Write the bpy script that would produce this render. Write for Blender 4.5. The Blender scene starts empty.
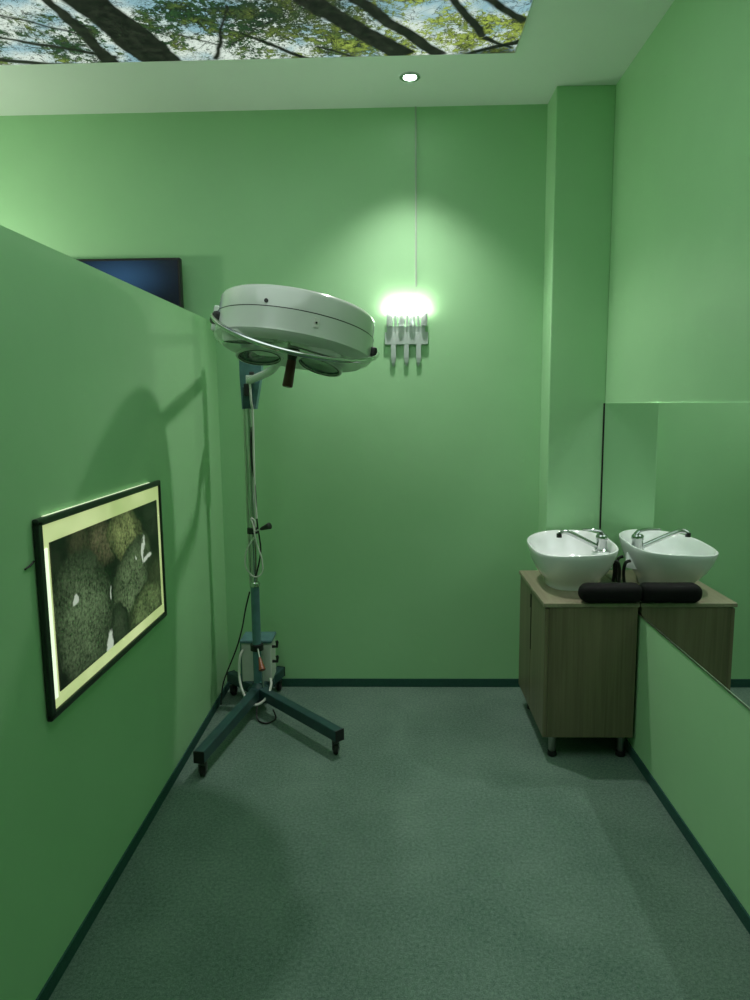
import bpy, bmesh, math, random
from mathutils import Vector, Matrix
random.seed(7)
sc = bpy.context.scene
COL = sc.collection
PI = math.pi
H = 1.55                      # eye height
D = 3.7095                    # back wall distance
XL, XR = -0.929, 1.0389       # partition face, right wall face
HC = 3.013                    # ceiling height
HP = 1.980                    # partition height

# ------------------------------------------------------------------ camera
F_PX = 699.8045
yaw, pitch, roll = 0.0286548, 0.1352411, -0.0097002
cy, sy, cp, sp = math.cos(yaw), math.sin(yaw), math.cos(pitch), math.sin(pitch)
fw = Vector((-sy*cp, cy*cp, -sp)); rt = Vector((cy, sy, 0)); up = rt.cross(fw)
c_, s_ = math.cos(roll), math.sin(roll)
rt, up = c_*rt + s_*up, c_*up - s_*rt
cam = bpy.data.cameras.new('camera')
cam.sensor_fit = 'VERTICAL'; cam.sensor_height = 36.0; cam.lens = F_PX/1000*36.0
cam.clip_start = 0.02
co = bpy.data.objects.new('camera', cam); COL.objects.link(co)
M = Matrix((rt, up, -fw)).transposed().to_4x4(); M.translation = (0, 0, H)
co.matrix_world = M
sc.camera = co

# ------------------------------------------------------------------ light and exposure
sc.view_settings.view_transform = 'Standard'
sc.view_settings.look = 'None'
sc.view_settings.exposure = 1.18
sc.view_settings.gamma = 1.0
sc.view_settings.use_curve_mapping = False
sc.cycles.max_bounces = 10
sc.cycles.diffuse_bounces = 6
sc.cycles.sample_clamp_indirect = 0.0
sc.cycles.blur_glossy = 0.0
sc.cycles.caustics_reflective = True
sc.cycles.use_guiding = True
sc.cycles.use_surface_guiding = True
sc.cycles.guiding_training_samples = 64
sc.cycles.use_denoising = True
w = bpy.data.worlds.new('world'); sc.world = w; w.use_nodes = True
w.node_tree.nodes['Background'].inputs[0].default_value = (0.5, 0.6, 0.55, 1)
w.node_tree.nodes['Background'].inputs[1].default_value = 0.02

def lamp(name, kind, loc, power, col, radius=0.05, spot=None, blend=0.5, aim=None):
    l = bpy.data.lights.new(name, kind); l.energy = power; l.color = col
    if kind in ('POINT', 'SPOT'): l.shadow_soft_size = radius
    if kind == 'SPOT': l.spot_size = spot; l.spot_blend = blend
    o = bpy.data.objects.new(name, l); COL.objects.link(o); o.location = loc
    if aim is not None: o.rotation_euler = (Vector(aim)-Vector(loc)).to_track_quat('-Z', 'Y').to_euler()
    return o
P_DOWN, P_SIDE, E_PANEL, E_BULB = 38.0, 9.0, 0.45, 50.0
E_SKY_FILL = 0.95
lamp('downlight_lamp', 'SPOT', (0.079, 3.381, 2.95), P_DOWN, (1.0, 0.95, 0.95), 0.04, 1.86, 1.0, (0.079, 2.86, 0))
lamp('side_bay_lamp', 'POINT', (-2.30, 3.12, 2.12), P_SIDE, (1.0, 0.98, 0.86), 0.06)

# ------------------------------------------------------------------ material helpers
def lin(c):
    return tuple(((v/255)/12.92 if v/255 <= 0.04045 else ((v/255+0.055)/1.055)**2.4) for v in c)
class N:
    """tiny helper that writes node maths as expressions"""
    def __init__(s, nt, sock): s.nt = nt; s.s = sock
    def _m(s, op, *a, clamp=False):
        n = s.nt.nodes.new('ShaderNodeMath'); n.operation = op; n.use_clamp = clamp
        for i, v in enumerate((s,)+a):
            if isinstance(v, N): s.nt.links.new(v.s, n.inputs[i])
            else: n.inputs[i].default_value = v
        return N(s.nt, n.outputs[0])
    def __add__(s, o): return s._m('ADD', o)
    def __sub__(s, o): return s._m('SUBTRACT', o)
    def __mul__(s, o): return s._m('MULTIPLY', o)
    def __truediv__(s, o): return s._m('DIVIDE', o)
    __radd__ = __add__; __rmul__ = __mul__
    def absv(s): return s._m('ABSOLUTE')
    def pw(s, e): return s._m('POWER', e)
    def sqrt(s): return s._m('SQRT')
    def mx(s, o): return s._m('MAXIMUM', o)
    def mn(s, o): return s._m('MINIMUM', o)
    def cl(s): return s._m('ADD', 0.0, clamp=True)
    def smooth(s, a, b):
        n = s.nt.nodes.new('ShaderNodeMapRange'); n.interpolation_type = 'SMOOTHSTEP'
        s.nt.links.new(s.s, n.inputs[0]); n.inputs[1].default_value = a; n.inputs[2].default_value = b
        n.inputs[3].default_value = 0; n.inputs[4].default_value = 1
        return N(s.nt, n.outputs[0])
def new_mat(name):
    m = bpy.data.materials.new(name); m.use_nodes = True
    nt = m.node_tree; b = nt.nodes['Principled BSDF']
    return m, nt, b
def noise(nt, vec, scale, detail=4, rough=0.55, dist=0.0):
    n = nt.nodes.new('ShaderNodeTexNoise'); n.inputs['Scale'].default_value = scale
    n.inputs['Detail'].default_value = detail; n.inputs['Roughness'].default_value = rough
    n.inputs['Distortion'].default_value = dist
    if vec is not None: nt.links.new(vec, n.inputs['Vector'])
    return N(nt, n.outputs['Fac'])
def coords(nt, scale=(1, 1, 1)):
    t = nt.nodes.new('ShaderNodeTexCoord'); mp = nt.nodes.new('ShaderNodeMapping')
    mp.inputs['Scale'].default_value = scale
    nt.links.new(t.outputs['Object'], mp.inputs['Vector']); return mp.outputs['Vector']
def mixc(nt, fac, a, b):
    n = nt.nodes.new('ShaderNodeMix'); n.data_type = 'RGBA'
    ins = [i for i in n.inputs if i.type == 'RGBA']
    if isinstance(fac, N): nt.links.new(fac.s, n.inputs[0])
    else: n.inputs[0].default_value = fac
    for v, i in ((a, ins[0]), (b, ins[1])):
        if isinstance(v, tuple): i.default_value = (*v, 1)
        else: nt.links.new(v, i)
    return [o for o in n.outputs if o.type == 'RGBA'][0]
def bump(nt, b, h, strength, dist=0.01):
    n = nt.nodes.new('ShaderNodeBump'); n.inputs['Strength'].default_value = strength
    n.inputs['Distance'].default_value = dist
    nt.links.new(h.s, n.inputs['Height']); nt.links.new(n.outputs[0], b.inputs['Normal'])
def simple(name, col, rough=0.5, metal=0.0, vary=0.12, scale=12.0, spec=0.5, coat=0.0):
    m, nt, b = new_mat(name)
    f = noise(nt, coords(nt), scale)
    c2 = tuple(max(0, v*(1-vary)) for v in col)
    nt.links.new(mixc(nt, f.smooth(.3, .7), c2, tuple(col)), b.inputs['Base Color'])
    b.inputs['Roughness'].default_value = rough; b.inputs['Metallic'].default_value = metal
    b.inputs['Specular IOR Level'].default_value = spec; b.inputs['Coat Weight'].default_value = coat
    return m
def emis(name, col, strength):
    m, nt, b = new_mat(name)
    b.inputs['Base Color'].default_value = (*col, 1)
    b.inputs['Emission Color'].default_value = (*col, 1); b.inputs['Emission Strength'].default_value = strength
    return m
MAT = {}
def wall_paint(name, c1, c2, rough=0.45):
    m, nt, b = new_mat(name)
    v = coords(nt)
    f = noise(nt, v, 2.2, 5).smooth(.3, .72)
    nt.links.new(mixc(nt, f, c1, c2), b.inputs['Base Color'])
    b.inputs['Roughness'].default_value = rough; b.inputs['Specular IOR Level'].default_value = 0.35
    bump(nt, b, noise(nt, v, 9, 6), 0.10, 0.012)
    return m
MAT['green'] = wall_paint('green wall paint', (0.345, 0.625, 0.335), (0.365, 0.65, 0.355))
MAT['ceil'] = wall_paint('white ceiling paint', (0.74, 0.82, 0.76), (0.76, 0.84, 0.78), 0.6)
def carpet(name, c1, c2):
    m, nt, b = new_mat(name); v = coords(nt)
    f = noise(nt, v, 260, 3, .7); g = noise(nt, v, 3.0, 4); k = noise(nt, v, 90, 2)
    t = ((f-0.5)*1.9+(k-0.5)*1.1+(g-0.5)*0.8+0.5).cl()
    nt.links.new(mixc(nt, t, c1, c2), b.inputs['Base Color'])
    b.inputs['Roughness'].default_value = 0.95; b.inputs['Specular IOR Level'].default_value = 0.15
    bump(nt, b, f, 0.5, 0.004)
    return m
MAT['carpet'] = carpet('grey green carpet', (0.055, 0.110, 0.082), (0.19, 0.275, 0.222))
MAT['skirt'] = carpet('dark teal carpet edging', (0.024, 0.080, 0.064), (0.036, 0.105, 0.086))
def wood(name, axis='Z', c1=(0.085, 0.075, 0.042), c2=(0.20, 0.175, 0.105)):
    m, nt, b = new_mat(name)
    s = {'Z': (60, 60, 1.6), 'Y': (60, 1.6, 60)}[axis]
    v = coords(nt, s)
    f = noise(nt, v, 1.0, 5, .6, .6); g = noise(nt, coords(nt, tuple(q*.2 for q in s)), 1.0, 2)
    t = ((f-0.5)*1.5+(g-0.5)*0.7+0.5).cl()
    nt.links.new(mixc(nt, t, c1, c2), b.inputs['Base Color'])
    b.inputs['Roughness'].default_value = 0.42
    bump(nt, b, f, 0.08, 0.003)
    return m
MAT['wood'] = wood('brown wood grain laminate')
MAT['wood_top'] = wood('pale brown laminate top', 'Y', (0.20, 0.18, 0.12), (0.33, 0.30, 0.20))
MAT['dark_gap'] = simple('dark gap', (0.012, 0.012, 0.010), 0.8)
MAT['china'] = simple('white glazed ceramic', (0.80, 0.82, 0.82), 0.08, vary=0.02, coat=0.3)
MAT['chrome'] = simple('polished chrome', (0.58, 0.60, 0.60), 0.07, 1.0, vary=0.05)
MAT['chrome_dull'] = simple('worn chrome', (0.62, 0.65, 0.60), 0.30, 1.0, vary=0.2)
MAT['enamel'] = simple('white enamelled steel', (0.62, 0.66, 0.61), 0.16, vary=0.06, scale=4, coat=0.4)
MAT['teal'] = simple('dark teal painted steel', (0.022, 0.068, 0.070), 0.38, vary=0.3)
MAT['teal_light'] = simple('blue grey painted steel', (0.10, 0.22, 0.24), 0.35, vary=0.3)
MAT['black'] = simple('black plastic', (0.010, 0.011, 0.011), 0.45)
MAT['black_soft'] = simple('black vinyl', (0.004, 0.004, 0.004), 0.75, spec=0.2)
MAT['dark_steel'] = simple('dark steel', (0.10, 0.11, 0.10), 0.3, 0.8)
MAT['rubber'] = simple('black rubber', (0.014, 0.014, 0.014), 0.7)
MAT['red_brown'] = simple('dark red brown bakelite', (0.085, 0.022, 0.014), 0.35)
MAT['orange_brown'] = simple('orange brown plastic', (0.26, 0.075, 0.035), 0.4)
MAT['white_plastic'] = simple('white plastic', (0.66, 0.68, 0.62), 0.4)
MAT['grey_plate'] = simple('silver grey satin metal', (0.48, 0.56, 0.52), 0.4, 0.1, vary=0.05)
MAT['lens'] = simple('grey green lens glass', (0.09, 0.14, 0.125), 0.12, 0.0, vary=0.4, scale=9, coat=0.6)
MAT['silver'] = simple('brushed leg metal', (0.42, 0.42, 0.38), 0.3, 1.0)
MAT['frame'] = simple('black green frame lacquer', (0.010, 0.020, 0.014), 0.3)
m, nt, b = new_mat('mirror silver')
b.inputs['Base Color'].default_value = (0.86, 0.92, 0.88, 1); b.inputs['Metallic'].default_value = 1.0
b.inputs['Roughness'].default_value = 0.0; MAT['mirror'] = m
m, nt, b = new_mat('ribbed clear glass')
b.inputs['Base Color'].default_value = (0.62, 0.66, 0.66, 1); b.inputs['Roughness'].default_value = 0.15
b.inputs['Transmission Weight'].default_value = 0.3
f = noise(nt, coords(nt), 90, 2); bump(nt, b, f, 0.8, 0.01); MAT['glass'] = m
MAT['cord'] = simple('painted cord cover', (0.42, 0.52, 0.42), 0.5)
MAT['bulb_dim'] = emis('dim lit bulb', (1.0, 0.95, 0.90), E_BULB*.2)
MAT['bulb'] = emis('lit bulb', (1.0, 0.95, 0.90), E_BULB)
MAT['down'] = emis('downlight diffuser', (0.93, 1.0, 0.97), 12.0)

# ------------------------------------------------------------------ mesh helpers
class MB:
    def __init__(s): s.bm = bmesh.new()
    def quad_box(s, c, ax, ay, az, hx, hy, hz, bev=0.0, seg=2):
        """box centred c with unit axes and half sizes"""
        t = bmesh.new(); bmesh.ops.create_cube(t, size=2)
        if True:
            for v in t.verts:
                v.co = Vector((v.co.x*hx, v.co.y*hy, v.co.z*hz))
        if bev > 0: bmesh.ops.bevel(t, geom=list(t.edges), offset=min(bev, hx*.95, hy*.95, hz*.95), segments=seg, affect='EDGES', profile=0.5)
        R = Matrix((ax, ay, az)).transposed().to_4x4(); R.translation = c
        bmesh.ops.transform(t, matrix=R, verts=t.verts)
        s._merge(t); return s
    def box(s, x0, x1, y0, y1, z0, z1, bev=0.0, seg=2):
        return s.quad_box(Vector(((x0+x1)/2, (y0+y1)/2, (z0+z1)/2)), Vector((1, 0, 0)), Vector((0, 1, 0)), Vector((0, 0, 1)),
                          abs(x1-x0)/2, abs(y1-y0)/2, abs(z1-z0)/2, bev, seg)
    def bar(s, a, b, wd, ht, bev=0.003):
        a, b = Vector(a), Vector(b); d = (b-a); L = d.length; d.normalize()
        sx = d.cross(Vector((0, 0, 1))); sx = sx.normalized() if sx.length > 1e-4 else Vector((1, 0, 0))
        sz = sx.cross(d)
        return s.quad_box((a+b)/2, sx, d, sz, wd/2, L/2, ht/2, bev)
    def _merge(s, t):
        me = bpy.data.meshes.new('tmp'); t.to_mesh(me); t.free(); s.bm.from_mesh(me); bpy.data.meshes.remove(me)
    def tube(s, pts, r, seg=12, cap=True, smooth=True):
        pts = [Vector(p) for p in pts]; n = len(pts)
        rs = r if isinstance(r, (list, tuple)) else [r]*n
        rings = []; prev = None
        for i, p in enumerate(pts):
            d = (pts[min(i+1, n-1)]-pts[max(i-1, 0)]).normalized()
            if prev is None:
                ref = Vector((0, 0, 1)) if abs(d.z) < .9 else Vector((1, 0, 0))
                x = d.cross(ref).normalized()
            else:
                x = (prev - d*prev.dot(d)).normalized()
            prev = x; y = d.cross(x)
            rings.append([s.bm.verts.new(p+(x*math.cos(2*PI*k/seg)+y*math.sin(2*PI*k/seg))*rs[i]) for k in range(seg)])
        s._skin(rings, cap); return s
    def _skin(s, rings, cap=True, close=True):
        for a, b in zip(rings, rings[1:]):
            m = len(a)
            for k in range(m if close else m-1):
                s.bm.faces.new((a[k], a[(k+1) % m], b[(k+1) % m], b[k]))
        if cap:
            s.bm.faces.new(list(reversed(rings[0]))); s.bm.faces.new(rings[-1])
    def lathe(s, prof, mat=None, seg=48, cap=False):
        """profile of (radius, z) about local Z then transformed"""
        mat = mat or Matrix.Identity(4); rings = []
        for r, z in prof:
            rings.append([s.bm.verts.new(mat @ Vector((r*math.cos(2*PI*k/seg), r*math.sin(2*PI*k/seg), z))) for k in range(seg)])
        s._skin(rings, cap); return s
    def loft(s, rings, cap=True):
        rr = [[s.bm.verts.new(Vector(p)) for p in ring] for ring in rings]
        s._skin(rr, cap); return s
    def prism(s, poly, a, b):
        """extrude 3-D polygon points by vector b-a"""
        a, b = Vector(a), Vector(b); d = b-a
        return s.loft([[Vector(p) for p in poly], [Vector(p)+d for p in poly]])
    def build(s, name, mat, parent=None, smooth=None, loc=None):
        bmesh.ops.remove_doubles(s.bm, verts=s.bm.verts, dist=1e-6)
        bmesh.ops.recalc_face_normals(s.bm, faces=s.bm.faces)
        if parent is not None:
            root = parent
            while root.parent: root = root.parent
            off = Vector(root.location)
        else:
            if loc is None:
                xs = [v.co for v in s.bm.verts]
                mn = [min(v[i] for v in xs) for i in range(3)]; mx = [max(v[i] for v in xs) for i in range(3)]
                loc = ((mn[0]+mx[0])/2, (mn[1]+mx[1])/2, mn[2])
            off = Vector(loc)
        bmesh.ops.translate(s.bm, verts=s.bm.verts, vec=-off)
        me = bpy.data.meshes.new(name)
        if smooth is not None:
            for f in s.bm.faces: f.smooth = True
        s.bm.to_mesh(me); s.bm.free()
        if smooth is not None:
            try: me.set_sharp_from_angle(angle=math.radians(smooth))
            except Exception: pass
        o = bpy.data.objects.new(name, me); COL.objects.link(o)
        me.materials.append(MAT[mat] if isinstance(mat, str) else mat)
        if parent is not None: o.parent = parent
        else: o.location = off
        return o
def tag(o, label, cat, group=None):
    o['label'] = label; o['category'] = cat
    if group: o['group'] = group
    return o
def thing(name, loc, label, cat, group=None):
    o = bpy.data.objects.new(name, None); COL.objects.link(o); o.location = loc
    o.empty_display_size = 0.05
    return tag(o, label, cat, group)
def struct(o): o['kind'] = 'structure'; return o
def arc_pts(fn, n): return [fn(i/(n-1)) for i in range(n)]
def catmull(P, n=8):
    P = [Vector(p) for p in P]; out = []
    for i in range(len(P)-1):
        p0, p1, p2, p3 = P[max(i-1, 0)], P[i], P[i+1], P[min(i+2, len(P)-1)]
        for k in range(n):
            t = k/n
            out.append(0.5*((2*p1)+(p2-p0)*t+(2*p0-5*p1+4*p2-p3)*t*t+(3*p1-p0-3*p2+p3)*t**3))
    out.append(P[-1]); return out

# ------------------------------------------------------------------ room shell
FX0, FY0 = -3.2, -1.6
CY = 3.5105                                    # column front
CX = 0.7644                                    # column left side
struct(MB().box(FX0-.1, XR+.1, FY0-.1, D+.1, -.1, 0).build('floor', 'carpet'))
struct(MB().box(FX0-.1, XR+.1, FY0-.1, D+.1, HC, HC+.1).build('ceiling', 'ceil'))
struct(MB().box(FX0-.1, XR+.1, D, D+.1, 0, HC).build('wall_back', 'green'))
struct(MB().box(XR, XR+.1, FY0, D, 0, HC).build('wall_right', 'green'))
struct(MB().box(XL-.10, XL, 0.25, D, 0, HP).build('wall_left', 'green'))
struct(MB().box(FX0-.1, FX0, FY0, D, 0, HC).build('wall_far_left', 'green'))
struct(MB().box(FX0-.1, XR+.1, FY0-.1, FY0, 0, HC).build('wall_rear', 'green'))
struct(MB().box(CX, XR, CY, D, 0, HC, 0.004).build('wall_corner_column', 'green'))
HB = .046
struct(MB().box(XL+.006, CX, D-.006, D, 0, HB).build('baseboard_back', 'skirt'))
struct(MB().box(XL, XL+.006, 0.25, D, 0, HB).build('baseboard_left', 'skirt'))
struct(MB().box(XR-.006, XR, FY0, CY, 0, HB).build('baseboard_right', 'skirt'))

# mirror set in the right wall: glass face a hair proud of the paint, upper wall panel flush
ZM0, ZM1 = 0.6603, 1.5465
mir = thing('wall_mirror', (XR-.002, 1.0, ZM0), 'long frameless mirror on the right wall behind the washbasin cabinet', 'mirror')
MB().box(XR-.005, XR, -1.3, CY-.005, ZM0, ZM1).build('mirror_glass', 'mirror', mir)
MB().box(XR-.007, XR, -1.3, CY-.002, ZM0-.005, ZM0).build('edge_strip', 'chrome_dull', mir)
MB().box(XR-.009, XR, CY-.0035, CY-.0015, ZM0, ZM1).build('dark_edge', 'dark_gap', mir)

# ------------------------------------------------------------------ ceiling picture panel
def line_mask(X, Y, a, b, w0, w1, soft=0.008):
    """distance mask of a tapering stroke from a to b (metres)"""
    ax, ay = a; bx, by = b; L = math.hypot(bx-ax, by-ay); ux, uy = (bx-ax)/L, (by-ay)/L
    t = ((X-ax)*ux+(Y-ay)*uy)
    d = ((X-ax)*(-uy)+(Y-ay)*ux).absv()
    wdt = t*((w1-w0)/L)+w0
    inside = (wdt-d).smooth(-soft, soft)
    return inside*t.smooth(-.01, .01)*(t*-1+L).smooth(-.01, .01)
def forest():
    m, nt, b = new_mat('backlit forest canopy print')
    t = nt.nodes.new('ShaderNodeTexCoord'); sp_ = nt.nodes.new('ShaderNodeSeparateXYZ')
    geo = nt.nodes.new('ShaderNodeNewGeometry')
    nt.links.new(geo.outputs['Position'], sp_.inputs[0])
    pos = geo.outputs['Position']
    X0, Y0 = N(nt, sp_.outputs[0]), N(nt, sp_.outputs[1])
    wob = noise(nt, pos, 5, 3)-0.5; wob2 = noise(nt, pos, 4.1, 2)-0.5
    X = X0+wob*0.07; Y = Y0+wob2*0.07
    leaf = noise(nt, pos, 34, 6, .75); big = noise(nt, pos, 2.6, 3); mid = noise(nt, pos, 9, 4); fine = noise(nt, pos, 85, 4, .8)
    sky = mixc(nt, noise(nt, pos, 3.5, 3).smooth(.42, .6), lin((214, 228, 216)), lin((140, 180, 190)))
    yel = mixc(nt, (mid*.8+X0.smooth(-1.0,.5)*.25).smooth(.40, .70), lin((40, 74, 40)), lin((160, 182, 80)))
    fol = mixc(nt, leaf.smooth(.38, .60), lin((6, 18, 12)), yel)
    dens = ((leaf-.5)*2.0+(big-.5)*2.4+(mid-.5)*1.3+(fine-.5)*1.2+.36+X0.smooth(-1.2,.5)*.12).smooth(.42, .60)
    colr = mixc(nt, dens, sky, fol)
    # dark shaded mass of leaves around the middle of the panel
    mass = (((X-(-.35))*1.6).pw(2)+((Y-2.80)*3.0).pw(2)).sqrt()
    dk = mass.smooth(.75, .25)*(leaf*.6+fine*.5).smooth(.42, .62)
    colr = mixc(nt, dk*.85, colr, lin((22, 40, 30)))
    trunks = [((-1.13, 2.60), (-.965, 3.20), .075, .092), ((-1.24, 2.55), (-1.19, 3.20), .018, .036),
              ((-.34, 2.70), (.05, 3.17), .045, .052), ((-.16, 2.70), (.20, 3.17), .025, .034),
              ((.10, 2.55), (.36, 3.02), .016, .018), ((.36, 3.02), (.50, 3.12), .018, .010),
              ((.20, 2.62), (.50, 2.92), .014, .020), ((-.60, 2.95), (-.36, 3.17), .008, .016),
              ((-1.75, 2.86), (-1.15, 3.12), .006, .016), ((-1.7, 3.10), (-1.3, 3.2), .016, .02), ((-1.6, 2.70), (-1.2, 2.95), .008, .006),
              ((-.75, 3.17), (-.60, 2.75), .012, .006), ((-.66, 3.05), (-.45, 2.85), .006, .004), ((-.85, 2.95), (-.70, 3.05), .006, .006),
              ((-.30, 3.06), (-.12, 3.18), .008, .012), ((.30, 3.155), (.53, 3.06), .012, .02)]
    msk = None
    for a, bb, w0, w1 in trunks:
        k = line_mask(X, Y, a, bb, w0, w1)
        msk = k if msk is None else msk.mx(k)
    # thin twigs: ridged noise
    tw = (noise(nt, pos, 7, 3, .5, 1.2)-.5).absv().smooth(.012, .003)
    tw3 = (noise(nt, pos, 22, 3, .5, 2.0)-.5).absv().smooth(.022, .005)
    msk = msk.mx(tw3*.55*X0.smooth(.1,-.9))
    tw2 = (noise(nt, pos, 13, 3, .5, 1.5)-.5).absv().smooth(.018, .004)
    msk = msk.mx(tw*.8).mx(tw2*.6)
    bark = mixc(nt, noise(nt, pos, 24, 4).smooth(.35, .7), lin((6, 10, 8)), lin((34, 40, 30)))
    colr = mixc(nt, msk, colr, bark)
    edge = (Y0-3.03+ (mid-.5)*.2).smooth(.05, .12)*X0.smooth(.22, .34)
    colr = mixc(nt, edge*.75, colr, lin((14, 26, 18)))
    # unseen middle of the print turned to brighter sky as added fill light
    op = (((X0+.7)*1.0).pw(2)+((Y0-1.35)*.95).pw(2)).sqrt()
    gap = (op+(big-.5)*.35+(leaf-.5)*.3).smooth(1.22, .95)
    colr = mixc(nt, gap, colr, lin((225, 238, 232)))
    nt.links.new(colr, b.inputs['Emission Color'])
    st = gap*(E_SKY_FILL-E_PANEL)+E_PANEL; nt.links.new(st.s, b.inputs['Emission Strength'])
    b.inputs['Base Color'].default_value = (.02, .02, .02, 1); b.inputs['Roughness'].default_value = 0.6; b.inputs['Specular IOR Level'].default_value = 0.1
    return m
MAT['forest'] = forest()
pan = thing('ceiling_light_panel', (-.6, 1.6, HC-.012), 'large backlit ceiling panel printed with tree canopy and sky', 'light panel')
MB().box(-1.9, .517, 0.25, 3.17, HC-.010, HC-.001).build('panel_tray', 'white_plastic', pan)
MB().box(-1.894, .511, 0.256, 3.164, HC-.012, HC-.0101).build('printed_panel', 'forest', pan)

# ------------------------------------------------------------------ recessed downlight
dl = thing('recessed_downlight', (.079, 3.381, HC-.01), 'small round chrome downlight recessed in the white ceiling', 'ceiling light')
T = Matrix.Translation((.079, 3.381, HC))
MB().lathe([(.030, -.001), (.030, -.006), (.040, -.010), (.047, -.006), (.047, -.0005)], T, 40).build('trim_ring', 'chrome', dl, 40)
MB().lathe([(.0005, -.008), (.024, -.006), (.030, -.002)], T, 40).build('diffuser', 'down', dl, 40)

# ------------------------------------------------------------------ washbasin cabinet
X0, X1, Y0, Y1, ZT = .636, 1.026, 2.900, 3.492, .709
cab = thing('washbasin_cabinet', ((X0+X1)/2, (Y0+Y1)/2, 0), 'brown wood-grain washbasin cabinet on short metal legs beside the mirror', 'cabinet')
MB().box(X0+.018, X1, Y0, Y1, .107, ZT-.018, .002).build('body', 'wood', cab)
MB().box(X0-.007, X1+.006, Y0-.004, Y1+.004, ZT-.018, ZT, .0025).build('worktop', 'wood_top', cab)
ys = 3.205
for a, b_, s in ((Y0+.001, ys-.0035, 1), (ys+.0035, Y1-.001, -1)):
    d = MB().box(X0, X0+.017, a, b_, .108, ZT-.024, .0015).build('door', 'wood', cab)
    hy = ys-.0035*s
    MB().box(X0-.003, X0+.001, hy-(.007 if s > 0 else 0), hy+(0 if s > 0 else .007), .40 if s > 0 else .60, .665, .001).build('handle', 'dark_gap', d)
for lx in (X0+.055, X1-.035):
    for ly in (Y0+.05, Y1-.06):
        lg = MB().lathe([(.0005, .1075), (.017, .1075), (.016, .028), (.012, .022), (.0005, .022)], Matrix.Translation((lx, ly, 0)), 20).build('leg', 'silver', cab, 40)
        MB().lathe([(.0005, .022), (.020, .022), (.021, .004), (.018, 0), (.0005, 0)], Matrix.Translation((lx, ly, 0)), 20).build('foot', 'black', lg, 40)

# washbasin: an oval bowl with fairly straight near and far ends
def ring(cx, cyy, ax, ay, z, n=2.6, seg=64, tilt=0.0):
    out = []
    for k in range(seg):
        a = 2*PI*k/seg; ca, sa = math.cos(a), math.sin(a)
        m = n*1.25 if sa < 0 else n*.86
        yy = math.copysign(abs(sa)**(2/m), sa)
        out.append((cx+ax*math.copysign(abs(ca)**(2/m), ca), cyy+ay*yy, z+tilt*(yy-.4)+tilt*.7*math.copysign(abs(ca)**(2/m), ca)))
    return out
BX, BY = .815, 3.235
bs = thing('washbasin', (BX, BY, ZT), 'white oval countertop washbasin on the wood-grain cabinet', 'washbasin')
outer = [(.100, .130, .0, 2.2), (.108, .140, .001, 2.2), (.112, .146, .018, 2.2), (.116, .152, .030, 2.2), (.135, .176, .055, 2.3), (.160, .210, .095, 2.4),
         (.178, .234, .140, 2.5), (.188, .248, .180, 2.6), (.191, .252, .196, 2.6)]
inner = [(.190, .251, .201, 2.6), (.186, .247, .203, 2.6), (.180, .240, .200, 2.6), (.170, .228, .165, 2.5), (.150, .200, .110, 2.4), (.110, .150, .066, 2.3), (.060, .080, .050, 2.1), (.024, .024, .046, 2.0), (.004, .004, .045, 2)]
MB().loft([ring(BX, BY, a, b_, ZT+z, n, 64, .012*min(1, z/.19)) for a, b_, z, n in outer+inner]).build('bowl', 'china', bs, 50)
MB().lathe([(.0005, .0), (.020, .0), (.023, -.003)], Matrix.Translation((BX, BY, ZT+.051)), 24).build('drain', 'chrome', bs, 40)

# mixer tap on the wall side of the rim
fx, fy, fz = .952, 3.20, ZT+.166
MB().lathe([(.0005, -.004), (.040, -.004), (.046, -.012), (.050, -.08), (.0005, -.08)], Matrix.Translation((fx, fy, fz)), 28).build('tap_ledge', 'china', bs, 50)
T = Matrix.Translation((fx, fy, fz-.004))
fa = MB().lathe([(.0005, 0), (.031, 0), (.031, .006), (.026, .010), (.0245, .050), (.027, .054), (.027, .070), (.021, .078), (.0005, .080)], T, 28).build('mixer_tap', 'chrome', bs, 40)
fa['label'] = 'chrome mixer tap'
MB().tube(catmull([(fx-.012, fy-.002, fz+.012), (fx-.06, fy-.014, fz+.038), (fx-.12, fy-.028, fz+.070), (fx-.165, fy-.040, fz+.092), (fx-.19, fy-.046, fz+.096), (fx-.205, fy-.050, fz+.088)], 6), .0112, 14).build('spout', 'chrome', fa, 50)
MB().lathe([(.0005, 0), (.012, 0), (.012, .018), (.0005, .018)], Matrix.Translation((fx-.207, fy-.051, fz+.070)), 20).build('aerator', 'black', fa, 40)
lv = catmull([(fx+.012, fy+.004, fz+.070), (fx-.005, fy+.002, fz+.088), (fx-.045, fy-.006, fz+.097), (fx-.095, fy-.016, fz+.098)], 6)
mb = MB(); rings_ = []
for i, p in enumerate(lv):
    t = i/(len(lv)-1); wd = .018-.006*t; th = .011-.006*t
    rings_.append([(p.x+.0*k, p.y+wd*math.cos(2*PI*k/12), p.z+th*math.sin(2*PI*k/12)) for k in range(12)])
mb.loft(rings_).build('lever', 'chrome', fa, 50)

# water hoses behind the basin
for lab, yy, xx in (('black flexible water hose', 3.155, .995), ('black flexible water hose', 3.245, 1.000)):
    h = MB().tube(catmull([(xx, yy, ZT+.125), (xx+.022, yy, ZT+.115), (xx+.030, yy, ZT+.07), (xx+.024, yy-.004, ZT+.005)], 6), .0075, 12).build('water_hose', 'black', bs, 50)
    h['label'] = lab

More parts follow.
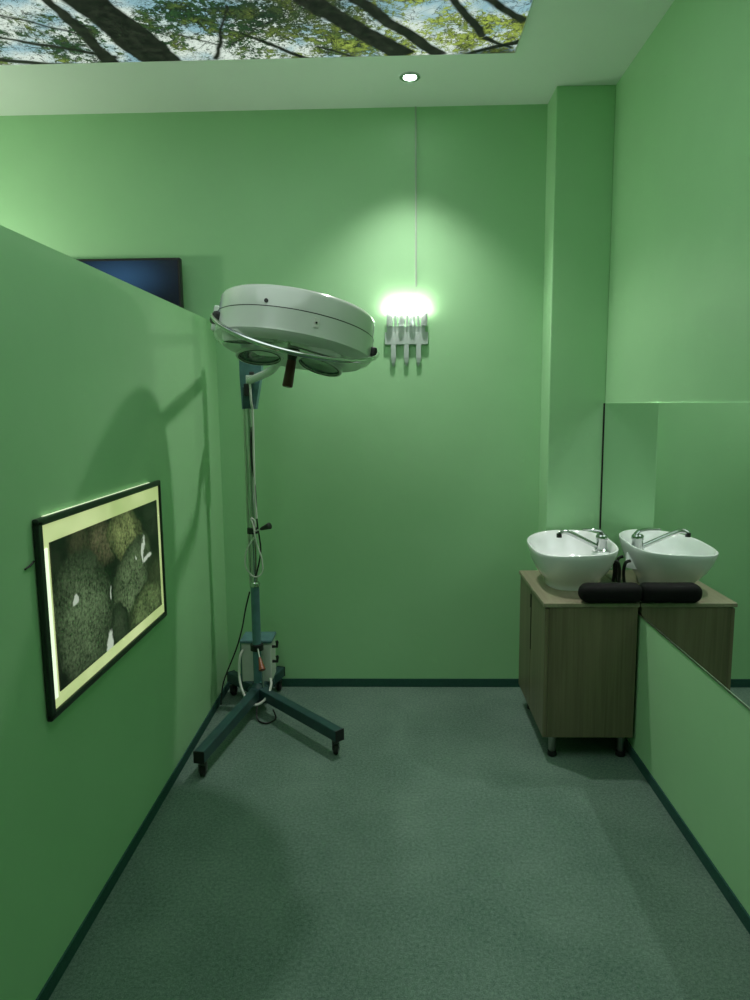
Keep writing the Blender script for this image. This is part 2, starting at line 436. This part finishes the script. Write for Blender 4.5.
# black neck cushion on the worktop
cu = MB(); rr = []
for i in range(15):
    u = (0, .004, .015, .03, .05, .08, .11, .14, .17, .3, .5, .7, .9, .96, 1)[i]
    x = .776+.259*u
    q = 1-((max(0, .17-u)/.17)**2.0)
    q2 = 1-.35*((max(0, u-.92)/.08)**2)
    sc_ = max(.02, q)**.5*q2
    rr.append([(x, 2.912+.046*sc_*math.copysign(abs(math.cos(2*PI*k/28))**.75, math.cos(2*PI*k/28)), ZT+.042+.0415*sc_*math.copysign(abs(math.sin(2*PI*k/28))**.75, math.sin(2*PI*k/28))) for k in range(28)])
tag(cu.loft(rr).build('neck_cushion', 'black_soft', None, 60), 'black rounded neck cushion lying at the front of the cabinet worktop', 'cushion')

# ------------------------------------------------------------------ surgical lamp on a rolling stand
hx, hy = -.706, 3.41
L = thing('surgical_lamp', (hx, hy, 0), 'large white dome examination lamp on a wheeled chrome stand', 'lamp')
MB().lathe([(.0005, .045), (.048, .045), (.055, .060), (.055, .115), (.040, .128), (.028, .150), (.0005, .150)], Matrix.Translation((hx, hy, 0)), 28).build('hub', 'teal', L, 40)
def caster(parent, x, y, ang):
    dx, dy = math.cos(ang), math.sin(ang)
    c = MB().lathe([(.0005, .078), (.012, .078), (.012, .056), (.0005, .056)], Matrix.Translation((x, y, 0)), 16)
    ax = Vector((-dy, dx, 0))
    for s in (-1, 1):
        c.quad_box(Vector((x-dx*.008, y-dy*.008, .041))+ax*s*.0145, Vector((dx, dy, 0)), ax, Vector((0, 0, 1)), .014, .0016, .018, .001)
    c.quad_box(Vector((x-dx*.004, y-dy*.004, .058)), Vector((dx, dy, 0)), ax, Vector((0, 0, 1)), .017, .016, .002, .001)
    o = c.build('caster_fork', 'dark_steel', parent, 40)
    Wm = Matrix((Vector((dx, dy, 0)), Vector((0, 0, 1)), ax)).transposed().to_4x4(); Wm.translation = (x-dx*.010, y-dy*.010, .026)
    MB().lathe([(.004, -.011), (.020, -.011), (.026, -.007), (.026, .007), (.020, .011), (.004, .011)], Wm, 24, False).build('wheel', 'rubber', parent, 40)
for ex, ey in ((-.817, 2.748), (-.270, 2.941), (-.640, 3.645), (-.872, 3.583)):
    d = Vector((ex-hx, ey-hy, 0)); ln_ = d.length; d.normalize()
    tip = Vector((ex, ey, 0))+d*.028
    lg = MB().bar(Vector((hx, hy, .103))+d*.03, tip+Vector((0, 0, .103)), .046, .052, .004).build('leg', 'teal', L)
    MB().bar(tip+Vector((0, 0, .103)), tip+d*.004+Vector((0, 0, .103)), .048, .054, .002).build('end_cap', 'black', lg)
    caster(lg, ex, ey, math.atan2(d.y, d.x)*.2-1.25)
# control box behind the column
bxm = MB().box(-.800, -.645, 3.465, 3.60, .125, .335, .006).build('control_box', 'white_plastic', L)
MB().box(-.806, -.639, 3.455, 3.606, .335, .352, .005).build('lid', 'teal_light', bxm)
MB().box(-.806, -.801, 3.470, 3.606, .125, .334, .001).build('side_plate', 'teal_light', bxm)
for z in (.305, .225):
    MB().tube([(-.646, 3.50, z), (-.620, 3.50, z), (-.618, 3.50, z+.022), (-.622, 3.50, z+.030)], .008, 10).build('knob', 'black', bxm, 50)
MB().box(-.735, -.690, 3.462, 3.466, .150, .168, .001).build('switch_plate', 'black', bxm)
MB().box(-.800, -.645, 3.50, 3.60, .095, .1249, .002).build('box_bracket', 'teal', bxm)
# columns
MB().tube([(hx, hy, .15), (hx, hy, .655)], .022, 24).build('outer_column', 'teal_light', L, 40)
MB().tube([(hx, hy, .655), (hx-.004, hy, 1.56)], .0165, 20).build('inner_column', 'chrome', L, 40)
MB().lathe([(.0165, .650), (.026, .652), (.026, .668), (.020, .676), (.0165, .676)], Matrix.Translation((hx, hy, 0)), 24).build('collar', 'chrome', L, 40)
MB().tube([(hx-.024, hy+.016, .66), (hx-.026, hy+.016, 1.56)], .008, 12).build('guide_rod', 'chrome_dull', L, 40)
MB().tube([(hx+.030, hy-.02, .12), (hx+.030, hy-.02, .30)], .005, 10).build('brake_rod', 'chrome_dull', L, 40)
# clamp with orange-brown lever, and black lever further up
cl = MB().lathe([(.022, .318), (.033, .320), (.033, .350), (.022, .352)], Matrix.Translation((hx, hy, 0)), 24).build('column_clamp', 'black', L, 40)
def lever(parent, a, b_, r0, r1, mat):
    a, b_ = Vector(a), Vector(b_)
    MB().tube([a, a.lerp(b_, .45)], .0045, 10).build('lever_stem', 'chrome_dull', parent, 50)
    MB().tube([a.lerp(b_, .40), a.lerp(b_, .5), a.lerp(b_, .97), b_], [r0*.7, r0, r1, r1*.7], 16).build('lever_grip', mat, parent, 50)
lever(cl, (hx+.01, hy-.028, .334), (-.662, 3.31, .248), .008, .017, 'orange_brown')
cu_ = MB().lathe([(.017, .920), (.027, .922), (.027, .950), (.017, .952)], Matrix.Translation((hx-.002, hy, 0)), 24).build('column_clamp', 'black', L, 40)
lever(cu_, (hx+.012, hy-.022, .936), (-.608, 3.345, .972), .009, .017, 'black')
# top bracket: tapered housing behind the dome
br = MB(); yb0, yb1 = hy-.012, hy+.045
prof = [(-.737, 1.535), (-.672, 1.535), (-.640, 1.70), (-.632, 1.90), (-.645, 1.985), (-.720, 1.985), (-.742, 1.90), (-.744, 1.70)]
br.prism([(x, yb0, z) for x, z in prof], (0, yb0, 0), (0, yb1, 0))
tb = br.build('tapered_bracket', 'teal_light', L)
MB().box(-.729, -.684, hy-.030, hy-.0125, 1.537, 1.64, .003).build('bracket_cover', 'teal', tb)
# dome frame
ta, tt = math.radians(9.0), math.radians(8.0)
u = Vector((math.cos(ta), 0, -math.sin(ta)))
wv = Vector((0, -math.cos(tt), math.sin(tt))); wv = (wv-u*wv.dot(u)).normalized()
nv = wv.cross(u) if wv.cross(u).z > 0 else u.cross(wv)
HM = Matrix((u, nv.cross(u), nv)).transposed().to_4x4()       # local y points away from the viewer
HCN = Vector((-.396, 2.80, 1.770)); HM = HM @ Matrix.Scale(.845, 4); HM.translation = HCN
R0 = .365
dome = MB().lathe([(.0005, .204), (.14, .203), (.25, .200), (.320, .195), (.342, .189), (.354, .179), (.359, .166), (.361, .0955), (.358, .0945), (.358, .0925), (R0, .0915),
                   (R0, .012), (.366, .000), (.352, -.018), (.322, -.034), (.306, -.032), (.26, -.020), (.10, -.004), (.0005, 0)], HM, 96).build('dome', 'enamel', L, 32)
MB().lathe([(.3585, .0918), (.3655, .0918), (.3655, .0952), (.3585, .0952)], HM, 96).build('seam', 'black', dome, 40)
for k in range(4):
    a = math.radians((52, 132, 232, 312)[k])
    # near pair lean away and far pair lean toward the viewer
    cpos = Vector((.232*math.cos(a)-.030, .230*math.sin(a), -.020))
    inward = Vector((-math.cos(a), -math.sin(a), 0))
    zax = (Vector((0, 0, -1))+inward*.21).normalized()
    xax = zax.cross(Vector((0, 1, 0))).normalized(); yax = zax.cross(xax)
    Lm = Matrix((xax, yax, zax)).transposed().to_4x4(); Lm.translation = cpos
    rg = MB().lathe([(.116, -.035), (.116, .008), (.112, .014), (.103, .014), (.100, .004), (.100, -.030)], HM @ Lm, 48).build('lens_ring', 'enamel', dome, 40)
    MB().lathe([(.1035, .0135), (.1035, .0155), (.0985, .0155), (.0985, .0135)], HM @ Lm, 48).build('lens_gasket', 'black', dome, 40)
    MB().lathe([(.0005, -.002), (.05, .002), (.100, .006)], HM @ Lm, 48).build('lens', 'lens', dome, 40)
# vent hole and label plate on the side wall
def on_side(az, z, out=0.0):
    a = math.radians(az)
    return HM @ Vector(((R0+out)*math.cos(a), (R0+out)*math.sin(a), z))
def side_axes(az):
    a = math.radians(az)
    rad = (HM.to_3x3() @ Vector((math.cos(a), math.sin(a), 0))); tan = (HM.to_3x3() @ Vector((-math.sin(a), math.cos(a), 0)))
    return rad, tan
rad, tan = side_axes(-104)
MB().tube([on_side(-104, .115, -.012), on_side(-104, .115, .0)], .0075, 14).build('vent_plug', 'black', dome, 40)
rad, tan = side_axes(-69)
MB().quad_box(on_side(-69, .056, .0005), tan, nv, rad, .012, .018, .0015, .001).build('latch_plate', 'white_plastic', dome)
MB().tube([on_side(-69, .056, .0015), on_side(-69, .056, .004)], .004, 10).build('latch_screw', 'black', dome, 40)
# handrail: a chrome bow pivoting at both sides and dropping in front of the dome
pts = []
for i in range(41):
    a = math.radians(206+(358-206)*i/40)
    ca, sa = math.cos(a), math.sin(a)
    dp = math.sin(PI*i/40)
    pts.append(HM @ Vector(((R0+.026)*ca, (R0+.020)*sa*.97, (.062-.030*i/40)-.135*dp**.9)))
rail = MB().tube(pts, .0095, 14).build('handrail', 'chrome', L, 60)
for az, zz in ((204, .058), (-2, .032)):
    rad, tan = side_axes(az)
    MB().quad_box(on_side(az, zz, .008), tan, nv, rad, .045, .020, .018, .012).build('rail_socket', 'black', rail)
# left pivot block and arm to the bracket
pb = on_side(184, .075, -.010)
pv = MB().quad_box(pb, u, nv.cross(u), nv, .020, .040, .050, .006).build('pivot_block', 'enamel', L)
MB().tube([pb-u*.018+nv*.02, pb-u*.030+nv*.02], .007, 12).build('pivot_screw', 'black', pv, 40)
MB().tube(catmull([pb+Vector((.0, .035, .0)), pb+Vector((.01, .12, -.02)), Vector((-.745, hy+.005, 1.90)), Vector((-.715, hy+.005, 1.90))], 6), .018, 14).build('yoke_arm', 'enamel', L, 50)
# elbow joint below the dome
e0 = Vector((-.690, hy-.034, 1.668))
ej = MB().tube(catmull([e0, e0+Vector((.030, -.045, .010)), Vector((-.565, 3.26, 1.712)), Vector((-.49, 3.08, 1.758))], 6), .018, 16).build('elbow_arm', 'enamel', L, 50)
MB().quad_box(e0+Vector((0, .008, .008)), Vector((1, 0, 0)), Vector((0, 1, 0)), Vector((0, 0, 1)), .019, .016, .020, .004).build('elbow_joint', 'enamel', ej)
MB().box(e0.x-.030, e0.x-.006, e0.y-.006, e0.y+.02, e0.z-.07, e0.z-.012, .003).build('joint_clamp', 'black', ej)
MB().tube([e0+Vector((.0, -.004, .036)), e0+Vector((.022, -.004, .036))], .008, 12).build('joint_bolt', 'black', ej, 50)
MB().tube(catmull([e0+Vector((.004, -.02, -.01)), e0+Vector((.006, -.016, -.10)), (hx+.022, hy-.022, 1.50), (hx+.019, hy-.02, 1.2), (hx+.024, hy-.02, 1.0)], 8), .0055, 10).build('lamp_cable', 'white_plastic', L, 50)
MB().tube(catmull([(hx+.016, hy-.02, 1.45), (hx+.010, hy-.022, 1.30), (hx+.022, hy-.02, 1.15), (hx+.026, hy-.02, .98), (hx+.04, hy-.024, .86), (hx+.030, hy-.022, .78), (hx+.008, hy-.024, .70)], 8), .004, 8).build('black_cable', 'black', L, 50)
# grip handle in the middle of the dome
MB().tube([HM @ Vector((0, 0, -.001)), HM @ Vector((0, 0, -.03)), HM @ Vector((0, 0, -.06))], [.026, .020, .016], 16).build('handle_socket', 'black', L, 50)
MB().tube([HM @ Vector((0, 0, -.055)), HM @ Vector((.0, -.003, -.10)), HM @ Vector((.0, -.01, -.175)), HM @ Vector((.0, -.01, -.18))], [.018, .019, .021, .017], 18).build('grip_handle', 'red_brown', L, 50)
# loose white cable loops on the column and beside the box
MB().tube(catmull([(hx+.010, hy-.030, .905), (hx-.03, hy-.035, .84), (hx-.035, hy-.035, .76), (hx+.005, hy-.036, .71), (hx+.045, hy-.034, .73), (hx+.046, hy-.034, .80), (hx+.022, hy-.034, .88), (hx+.008, hy-.034, .97), (hx-.002, hy-.03, 1.0), (hx+.016, hy-.03, .99), (hx+.014, hy-.03, .94)], 7), .0038, 8).build('white_cable', 'white_plastic', L, 50)
MB().tube(catmull([(-.79, 3.462, .30), (-.802, 3.44, .27), (-.800, 3.40, .20), (-.782, 3.36, .14), (-.74, 3.315, .085), (-.69, 3.30, .075), (-.645, 3.33, .105), (-.632, 3.37, .15), (-.640, 3.40, .17)], 7), .0065, 10).build('white_cable', 'white_plastic', L, 50)
MB().tube(catmull([(hx-.03, hy+.01, .62), (-.765, 3.44, .52), (-.800, 3.50, .40), (-.840, 3.52, .28), (-.895, 3.45, .13), (-.905, 3.42, .02)], 7), .0038, 8).build('power_cable', 'black', L, 50)
MB().tube(catmull([(-.70, 3.34, .06), (-.69, 3.28, .012), (-.64, 3.24, .006), (-.60, 3.29, .006), (-.62, 3.34, .03)], 7), .004, 8).build('floor_cable', 'black', L, 50)

# ------------------------------------------------------------------ wall sconce
sx0, sx1, yw = -.047, .176, D
sc_o = thing('wall_sconce', (.065, D, 1.75), 'silver grey wall lamp with four lit glass cups and three pointed wall shadows built as solids', 'wall lamp')
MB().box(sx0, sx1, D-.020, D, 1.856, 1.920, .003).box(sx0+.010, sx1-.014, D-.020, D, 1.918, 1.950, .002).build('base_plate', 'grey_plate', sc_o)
for i, x in enumerate((-.021, .039, .095, .155)):
    T = Matrix.Translation((x, D-.026, 1.950))
    cup = MB().lathe([(.0005, 0), (.0165, 0), (.0175, .064), (.0145, .064), (.0140, .050), (.0005, .048)], T, 24).build('glass_cup', 'glass', sc_o, 40)
    MB().lathe([(.0005, .052), (.008, .054), (.0095, .070), (.0085, .100), (.005, .118), (.0005, .124)], T, 16).build('bulb', 'bulb' if i in (1, 2) else 'bulb_dim', cup, 60)
for i, x in enumerate((.009, .068, .125)):
    MB().tube([(x, D-.024, 1.951), (x, D-.024, 2.004)], .0075, 12).build('glass_post', 'grey_plate', sc_o, 40)
for i, x in enumerate((-.003, .064, .127)):  # pointed shadows below the lamp, modelled as solid grey drops
    MB().loft([[(x+a*wd, D-.0110+b_*wd*.8, z) for a, b_ in ((-1, -1), (1, -1), (1, 1), (-1, 1))] for wd, z in ((.0125, 1.857), (.0125, 1.790), (.0085, 1.765), (.002, 1.746))]).build('shadow_drop', 'grey_plate', sc_o)

cc = MB().box(.1105, .1185, D-.008, D, 2.145, HC-.001, .001).build('cord_cover', 'cord')
tag(cc, 'thin white vertical cord cover on the back wall above the wall lamp', 'cord cover')

# ------------------------------------------------------------------ television behind the partition
tv = thing('television', (-1.56, D, 1.775), 'black flat television on the back wall showing above the partition', 'television')
MB().box(-2.015, -1.076, D-.085, D-.045, 1.760, 2.294, .004).box(-1.75, -1.37, D-.046, D-.0005, 1.88, 2.2).build('casing', 'black', tv)
m, nt, b = new_mat('tv screen with painted gleam')
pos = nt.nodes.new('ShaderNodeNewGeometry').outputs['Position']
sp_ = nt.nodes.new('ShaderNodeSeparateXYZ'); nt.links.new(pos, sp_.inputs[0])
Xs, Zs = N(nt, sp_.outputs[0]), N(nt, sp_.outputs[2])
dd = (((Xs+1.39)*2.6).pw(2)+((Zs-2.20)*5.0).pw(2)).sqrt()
gl = dd.smooth(1.0, 0.0).pw(1.6)*(noise(nt, pos, 3, 3)*.8+.6)  # blue reflection on the screen painted in as a radial emission
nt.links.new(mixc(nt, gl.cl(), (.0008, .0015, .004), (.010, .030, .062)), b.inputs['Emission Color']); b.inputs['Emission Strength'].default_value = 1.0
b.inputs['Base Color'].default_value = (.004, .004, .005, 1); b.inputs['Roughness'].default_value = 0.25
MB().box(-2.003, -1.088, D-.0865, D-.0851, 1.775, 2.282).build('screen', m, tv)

# ------------------------------------------------------------------ backlit picture on the partition
PY0, PY1, PZ0, PZ1 = 1.737, 2.690, .722, 1.268
pf = thing('framed_picture', (XL, (PY0+PY1)/2, PZ0), 'backlit framed picture of mossy boulders on the green partition', 'picture')
fwid, dep = .028, .017
fr = MB()
fr.box(XL+.001, XL+dep, PY0, PY1, PZ1-fwid*.75, PZ1, .005).box(XL+.001, XL+dep, PY0, PY1, PZ0, PZ0+fwid*.75, .005)
fr.box(XL+.001, XL+dep, PY0, PY0+fwid, PZ0+.005, PZ1-.005, .005).box(XL+.001, XL+dep, PY1-fwid*.6, PY1, PZ0+.005, PZ1-.005, .005)
fr.build('frame', 'frame', pf)
m, nt, b = new_mat('lit cream mount')
pos = nt.nodes.new('ShaderNodeNewGeometry').outputs['Position']
b.inputs['Base Color'].default_value = (.62, .66, .42, 1); b.inputs['Roughness'].default_value = .6
nt.links.new(mixc(nt, noise(nt, pos, 3.0, 2).smooth(.3, .7), lin((150, 165, 105)), lin((190, 200, 145))), b.inputs['Emission Color']); b.inputs['Emission Strength'].default_value = .42
MB().box(XL+.002, XL+.010, PY0+.02, PY1-.012, PZ0+.015, PZ1-.015).build('mount_board', m, pf)
MB().box(XL+.003, XL+.009, PY0+.05, PY1-.10, PZ1-.002, PZ1+.0015).build('backlight_strip', emis('picture backlight', (.9, 1.0, .7), .25), pf)
LT = emis('lit strip', (.86, 1.0, .74), .42)
# print area
QY0, QY1, QZ0, QZ1 = 1.800, 2.640, .782, 1.196
MB().box(XL+.0105, XL+.0125, PY0+.0295, QY0-.012, QZ0-.01, QZ1-.012).build('light_strip', LT, pf)
def boulders():
    m, nt, b = new_mat('mossy boulder print')
    pos = nt.nodes.new('ShaderNodeNewGeometry').outputs['Position']
    s = nt.nodes.new('ShaderNodeSeparateXYZ'); nt.links.new(pos, s.inputs[0])
    wob = (noise(nt, pos, 9, 4)-.5)*.17; wob2 = (noise(nt, pos, 7.3, 4)-.5)*.17
    U = (N(nt, s.outputs[1])-QY0)*(1/(QY1-QY0))+wob; V = (N(nt, s.outputs[2])-QZ0)*(1/(QZ1-QZ0))+wob2
    moss = ((noise(nt, pos, 85, 6, .8)-.5)*1.9+.5); big = noise(nt, pos, 11, 4)
    base = mixc(nt, big.smooth(.4, .7), lin((4, 6, 4)), lin((20, 24, 16)))
    def ell(cu, cv, ru, rv, an=0.0):
        ca, sa = math.cos(an), math.sin(an)
        a = ((U-cu)*ca+(V-cv)*sa)*(1/ru); c = ((U-cu)*(-sa)+(V-cv)*ca)*(1/rv)
        return (a.pw(2)+c.pw(2)).sqrt()
    colr = base
    for cu, cv, ru, rv, an, hi in ((.20, .88, .10, .20, 0, (62, 60, 42)), (.40, .86, .13, .22, .2, (96, 92, 66)), (.62, .82, .17, .24, .1, (136, 146, 92)), (.21, .38, .23, .50, .08, (98, 116, 84)),
                               (.66, .38, .20, .40, -.30, (108, 126, 90)), (.93, .28, .09, .26, 0, (66, 76, 48)), (.82, .10, .24, .20, .35, (108, 126, 80)), (.93, .85, .10, .2, 0, (40, 46, 34)), (.50, .12, .10, .22, .1, (56, 66, 48))):
        d = ell(cu, cv, ru, rv, an)
        mk = d.smooth(1.06, .94)
        tex = (moss*1.5+big*.9-.80).cl()
        shade = d.smooth(1.05, .35)*.75+.25
        rock = mixc(nt, (tex*shade).cl(), lin((4, 7, 4)), lin(hi))
        colr = mixc(nt, mk, colr, rock)
    wf = ell(.40, .05, .035, .13).smooth(1.0, .6).mx(ell(.80, .62, .018, .13, .05).smooth(1.0, .6)).mx(ell(.85, .53, .05, .03, .3).smooth(1, .5)).mx(ell(.14, .55, .028, .035).smooth(1, .6)*.9).mx(ell(.43, .44, .014, .05).smooth(1, .6)*.8).mx(ell(.70, .60, .012, .02).smooth(1, .6)*.8)
    colr = mixc(nt, wf, colr, lin((165, 172, 160)))
    nt.links.new(colr, b.inputs['Base Color']); nt.links.new(colr, b.inputs['Emission Color'])
    b.inputs['Emission Strength'].default_value = .45; b.inputs['Roughness'].default_value = .3
    return m
MB().box(XL+.0105, XL+.0135, QY0, QY1, QZ0, QZ1).build('print', boulders(), pf)
MB().tube([(XL+.002, PY0-.003, 1.16), (XL+.006, PY0-.03, 1.155), (XL+.003, PY0-.05, 1.150)], .0025, 8).build('power_lead', 'black', pf, 50)
